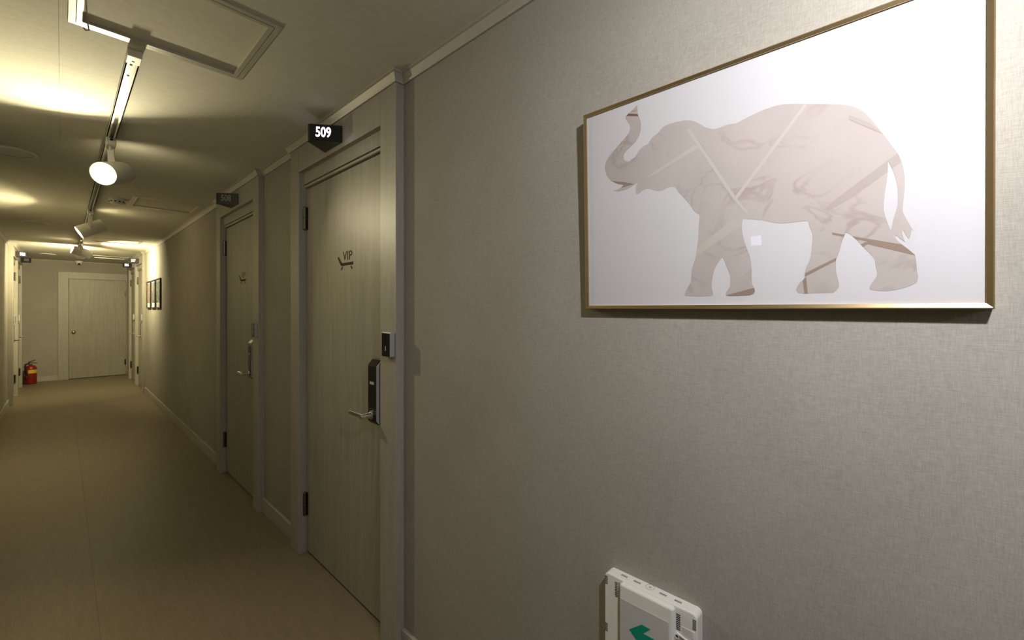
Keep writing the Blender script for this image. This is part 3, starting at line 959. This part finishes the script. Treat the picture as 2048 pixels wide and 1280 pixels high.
tris = [[ELE[i] for i in t] for t in tessellate_polygon([[Vector((x, y, 0)) for x, y in ELE]])]
for k, (kind, quad) in enumerate(STR):
    bm = new()
    z = EZL + 0.00045 + 0.00005 * (k % 3)
    for tri in tris:
        pl = clip(tri, quad)
        if len(pl) >= 3:
            bm.faces.new([bm.verts.new((x, y + dz, z)) for x, y in pl])
    bmesh.ops.remove_doubles(bm, verts=bm.verts, dist=1e-6)
    local('stripe', bm, 'p_' + kind, printo)
bm = new()
box(bm, -PW + 0.005, PW - 0.005, 0.005, PH - 0.005, PD - 0.0045, PD - 0.0030)
local('glass_pane', bm, 'glass', pic)

# ------------------------------------------------------------------ three small frames on the far wall
def strip_print(name, c0, c1, c2):
    m, t, N, L, b = nt(name)
    src = N.new('ShaderNodeTexCoord').outputs['Generated']
    a = stretched(N, L, src, (2.0, 3.0, 9.0), 4)
    cr = N.new('ShaderNodeValToRGB')
    cr.color_ramp.elements[0].position = 0.35
    cr.color_ramp.elements[0].color = (*c0, 1)
    cr.color_ramp.elements[1].position = 0.65
    cr.color_ramp.elements[1].color = (*c2, 1)
    e = cr.color_ramp.elements.new(0.5)
    e.color = (*c1, 1)
    L.new(a, cr.inputs['Fac'])
    L.new(cr.outputs['Color'], b.inputs['Base Color'])
    b.inputs['Roughness'].default_value = 0.25
    return m
specs = [(7.66, 8.06, 1.405, 1.835, (0.10, 0.12, 0.11), (0.20, 0.23, 0.21), (0.30, 0.32, 0.28), 'black framed grey-green poster, nearest of three on the far wall'),
         (8.13, 8.53, 1.405, 1.835, (0.10, 0.11, 0.11), (0.17, 0.17, 0.16), (0.10, 0.08, 0.07), 'black framed grey poster, middle of three on the far wall'),
         (8.61, 9.01, 1.405, 1.835, (0.36, 0.28, 0.24), (0.24, 0.16, 0.13), (0.42, 0.35, 0.30), 'black framed reddish-brown poster, closest of three to door 507')]
for k, (y0, y1, z0, z1, c0, c1, c2, lab) in enumerate(specs):
    r = tag(empty('framed_poster', (WR, (y0 + y1) / 2, z0)), lab, 'picture', 'three small black frames')
    for a0, a1, b0, b1 in ((y0, y1, z0, z0 + 0.02), (y0, y1, z1 - 0.02, z1), (y0, y0 + 0.02, z0 + 0.02, z1 - 0.02), (y1 - 0.02, y1, z0 + 0.02, z1 - 0.02)):
        bm = new()
        box(bm, WR - 0.020, WR, a0, a1, b0, b1)
        part('frame_bar', bm, 'frame_black', r)
    bm = new()
    box(bm, WR - 0.010, WR - 0.0005, y0 + 0.018, y1 - 0.018, z0 + 0.018, z1 - 0.018)
    mat_ = part('mount', bm, 'print', r)
    bm = new()
    box(bm, WR - 0.0112, WR - 0.0098, y0 + 0.045, y1 - 0.045, z0 + 0.085, z1 - 0.035)
    part('image', bm, strip_print('poster_print_%d' % k, c0, c1, c2), mat_)
    bm = new()
    box(bm, WR - 0.0112, WR - 0.0098, (y0 + y1) / 2 - 0.05, (y0 + y1) / 2 + 0.05, z0 + 0.045, z0 + 0.058)
    part('caption', bm, 'text_grey', mat_)

# ------------------------------------------------------------------ exit guidance light near the floor
SX = WR
SY0, SY1, SZ0, SZ1 = 0.335, 0.5605, 0.543, 0.7425
r = tag(empty('exit_guide_light', (SX, (SY0 + SY1) / 2, SZ0)), 'white plastic exit guide light with green arrow low on the wall', 'exit sign')
def rounded(y0, y1, z0, z1, rad, n=5):
    pts = []
    for cx, cz, s in ((y1 - rad, z0 + rad, -90), (y1 - rad, z1 - rad, 0), (y0 + rad, z1 - rad, 90), (y0 + rad, z0 + rad, 180)):
        for k in range(n + 1):
            a = math.radians(s + 90 * k / n)
            pts.append((cx + rad * math.cos(a), cz + rad * math.sin(a)))
    return pts
def rounded_box(x_back, x_front, y0, y1, z0, z1, rad, edge):
    b = new()
    rings = []
    for x, ins in ((x_back, 0.0), (x_front + edge, 0.0), (x_front + edge * 0.3, edge * 0.3), (x_front, edge)):
        rings.append([b.verts.new((x, y, z)) for y, z in rounded(y0 + ins, y1 - ins, z0 + ins, z1 - ins, max(rad - ins, 0.001))])
    n = len(rings[0])
    for p, q in zip(rings, rings[1:]):
        for k in range(n):
            b.faces.new((p[k], p[(k + 1) % n], q[(k + 1) % n], q[k]))
    b.faces.new(rings[0][::-1])
    b.faces.new(rings[-1])
    return b
bm = rounded_box(SX, SX - 0.030, SY0, SY1, SZ0, SZ1, 0.011, 0.003)
body = part('casing', bm, 'white_plastic', r)
bm = new()
box(bm, SX - 0.0308, SX - 0.029, 0.5185, 0.5225, SZ0 + 0.004, SZ1 - 0.010)
part('seam_rib', bm, 'grey_plastic', body)
bm = rounded_box(SX - 0.028, SX - 0.042, 0.383, 0.5135, SZ0 + 0.004, SZ1 - 0.004, 0.006, 0.004)
pan = part('lens_frame', bm, 'white_plastic', r)
bm = new()
box(bm, SX - 0.0426, SX - 0.040, 0.392, 0.5115, SZ0 + 0.012, 0.706, 0.0008, 1)
part('lens_panel', bm, 'diffuser', pan)
bm = new()
AZ = 0.6424
arrow = [(0.487, AZ), (0.4555, AZ + 0.0271), (0.4342, AZ + 0.0271), (0.4520, AZ + 0.0085), (0.415, AZ + 0.0085), (0.415, AZ - 0.0085), (0.4520, AZ - 0.0085), (0.4342, AZ - 0.0271), (0.4555, AZ - 0.0271)]
poly_prism(bm, [(-y, z) for y, z in arrow], -0.0001, 0.0007, frame_matrix((SX - 0.0426, 0, 0), (0, -1, 0)))
part('arrow', bm, 'green', pan)
def slots(name, x0, x1, y0, y1, z0, z1, n, axis):
    b = new()
    for k in range(n):
        if axis == 'z':
            c = z0 + (z1 - z0) * (k + 0.5) / n
            h = (z1 - z0) / n * 0.28
            box(b, x0, x1, y0, y1, c - h, c + h)
        else:
            c = y0 + (y1 - y0) * (k + 0.5) / n
            h = (y1 - y0) / n * 0.25
            box(b, x0, x1, c - h, c + h, z0, z1)
    o = part(name, b, 'dark', body)
    o['kind'] = 'stuff'
slots('vent', SX - 0.0303, SX - 0.029, 0.5245, 0.5320, 0.6925, 0.7300, 9, 'z')
slots('vent', SX - 0.0303, SX - 0.029, 0.3715, 0.3805, 0.6905, 0.7270, 9, 'z')
slots('vent', SX - 0.0303, SX - 0.029, 0.5520, 0.5590, 0.7125, 0.7340, 6, 'z')
slots('vent', SX - 0.0303, SX - 0.029, 0.5520, 0.5590, 0.5950, 0.6170, 6, 'z')
slots('vent', SX - 0.0303, SX - 0.029, 0.3375, 0.3450, 0.7080, 0.7310, 7, 'z')
for a, c in ((0.5067, 0.5238), (0.4724, 0.4905), (0.4092, 0.4258), (0.3746, 0.3909)):
    slots('vent', SX - 0.0170, SX - 0.0110, a, c, SZ1 - 0.001, SZ1 + 0.0003, 6, 'y')
bm = new()
lathe(bm, [(0.0105, 0), (0.0105, 0.0006), (0.0095, 0.0006), (0.0095, 0)], (SX - 0.0105, 0.4503, SZ1), (0, 0, 1), 28)
lathe(bm, [(0, 0.0006), (0.003, 0.0006), (0.003, 0), (0, 0)], (SX - 0.0105, 0.4503, SZ1), (0, 0, 1), 16)
part('knockout_ring', bm, 'text_grey', body)
bm = new()
lathe(bm, [(0.0055, 0), (0.0055, 0.003), (0.0035, 0.003), (0.0035, 0)], (SX - 0.030, 0.378, 0.6775), (-1, 0, 0), 20)
ringo = part('button_ring', bm, 'white_plastic', body)
bm = new()
lathe(bm, [(0, 0.0018), (0.0035, 0.0018), (0.0035, 0), (0, 0)], (SX - 0.030, 0.378, 0.6775), (-1, 0, 0), 16)
part('test_button', bm, 'red_dark', body)
bm = new()
box(bm, SX - 0.0306, SX - 0.0295, 0.340, 0.368, 0.684, 0.7035)
plate = part('rating_label', bm, 'white_plastic', body)
bm = new()
for k in range(4):
    box(bm, SX - 0.0308, SX - 0.0303, 0.343 + 0.002 * (k % 2), 0.366, 0.6875 + k * 0.0040, 0.6888 + k * 0.0040)
box(bm, SX - 0.0309, SX - 0.0303, 0.341, 0.347, 0.6848, 0.6868)
part('fine_print', bm, 'text_grey', plate)
bm = new()
tube(bm, [(SX - 0.030, 0.380, 0.6845), (SX - 0.032, 0.370, 0.6825), (SX - 0.033, 0.355, 0.6805), (SX - 0.030, 0.340, 0.6800)], 0.0022, 8)
part('cover_lip', bm, 'white_plastic', body)

# ------------------------------------------------------------------ fire extinguisher
ex, ey = -0.395, 11.96
r = tag(empty('fire_extinguisher', (ex, ey, 0)), 'red fire extinguisher with yellow label standing on the floor by the end wall', 'fire extinguisher')
bm = new()
lathe(bm, [(0, 0.0), (0.070, 0.0), (0.074, 0.010), (0.080, 0.020), (0.080, 0.285), (0.072, 0.318), (0.050, 0.342), (0.024, 0.352), (0.024, 0.368), (0, 0.368)], (ex, ey, 0), (0, 0, 1), 36)
cyl = part('cylinder', bm, 'red', r, True)
bm = new()
for k in range(10):
    a0 = math.radians(-112 + 11 * k); a1 = math.radians(-112 + 11 * (k + 1))
    q = [(ex + 0.0806 * math.cos(a), ey + 0.0806 * math.sin(a), z) for a, z in ((a0, 0.205), (a1, 0.205), (a1, 0.268), (a0, 0.268))]
    bm.faces.new([bm.verts.new(p) for p in q])
bmesh.ops.remove_doubles(bm, verts=bm.verts, dist=1e-5)
bmesh.ops.solidify(bm, geom=list(bm.faces), thickness=0.0005)
part('label', bm, 'yellow', cyl)
bm = new()
box(bm, ex - 0.020, ex + 0.020, ey - 0.020, ey + 0.020, 0.362, 0.396, 0.004, 1)
valve = part('valve', bm, 'chrome', r)
bm = new()
lathe(bm, [(0, 0), (0.014, 0), (0.014, 0.010), (0, 0.012)], (ex + 0.010, ey - 0.019, 0.380), (0.2, -1, 0), 16)
part('gauge', bm, 'chrome', valve)
bm = new()
tube(bm, [(ex - 0.030, ey, 0.396), (ex + 0.020, ey - 0.004, 0.400), (ex + 0.085, ey - 0.010, 0.384)], 0.007, 8)
part('handle', bm, 'black', r)
bm = new()
tube(bm, [(ex - 0.030, ey, 0.404), (ex + 0.010, ey - 0.004, 0.424), (ex + 0.062, ey - 0.010, 0.440)], 0.007, 8)
part('squeeze_lever', bm, 'black', r)
bm = new()
tube(bm, [(ex - 0.018, ey, 0.380), (ex - 0.060, ey - 0.030, 0.375), (ex - 0.070, ey - 0.070, 0.320), (ex - 0.050, ey - 0.090, 0.240), (ex - 0.045, ey - 0.092, 0.170)], 0.014, 10)
hose = part('hose', bm, 'rubber', r, True)
bm = new()
lathe(bm, [(0, 0), (0.011, 0), (0.018, 0.05), (0.016, 0.05), (0, 0.04)], (ex - 0.045, ey - 0.092, 0.175), (0, 0, -1), 14)
part('nozzle', bm, 'rubber', hose)
bm = new()
box(bm, ex - 0.075, ex + 0.0, ey - 0.089, ey - 0.079, 0.150, 0.200, 0.003, 1)
part('hose_clip', bm, 'red', cyl)

# ------------------------------------------------------------------ lit control panel on the facing wall (mirrored in the picture glass)
r = tag(empty('wall_control_panel', (WL, 0.57, 1.65)), 'small white wall panel with bluish lit screen, mirrored in the picture glass', 'control panel')
bm = new()
box(bm, WL, WL + 0.016, 0.535, 0.605, 1.625, 1.725, 0.003, 1)
case = part('case', bm, 'white_plastic', r)
bm = new()
box(bm, WL + 0.0155, WL + 0.0168, 0.547, 0.593, 1.652, 1.698)
part('display', bm, 'screen', r)
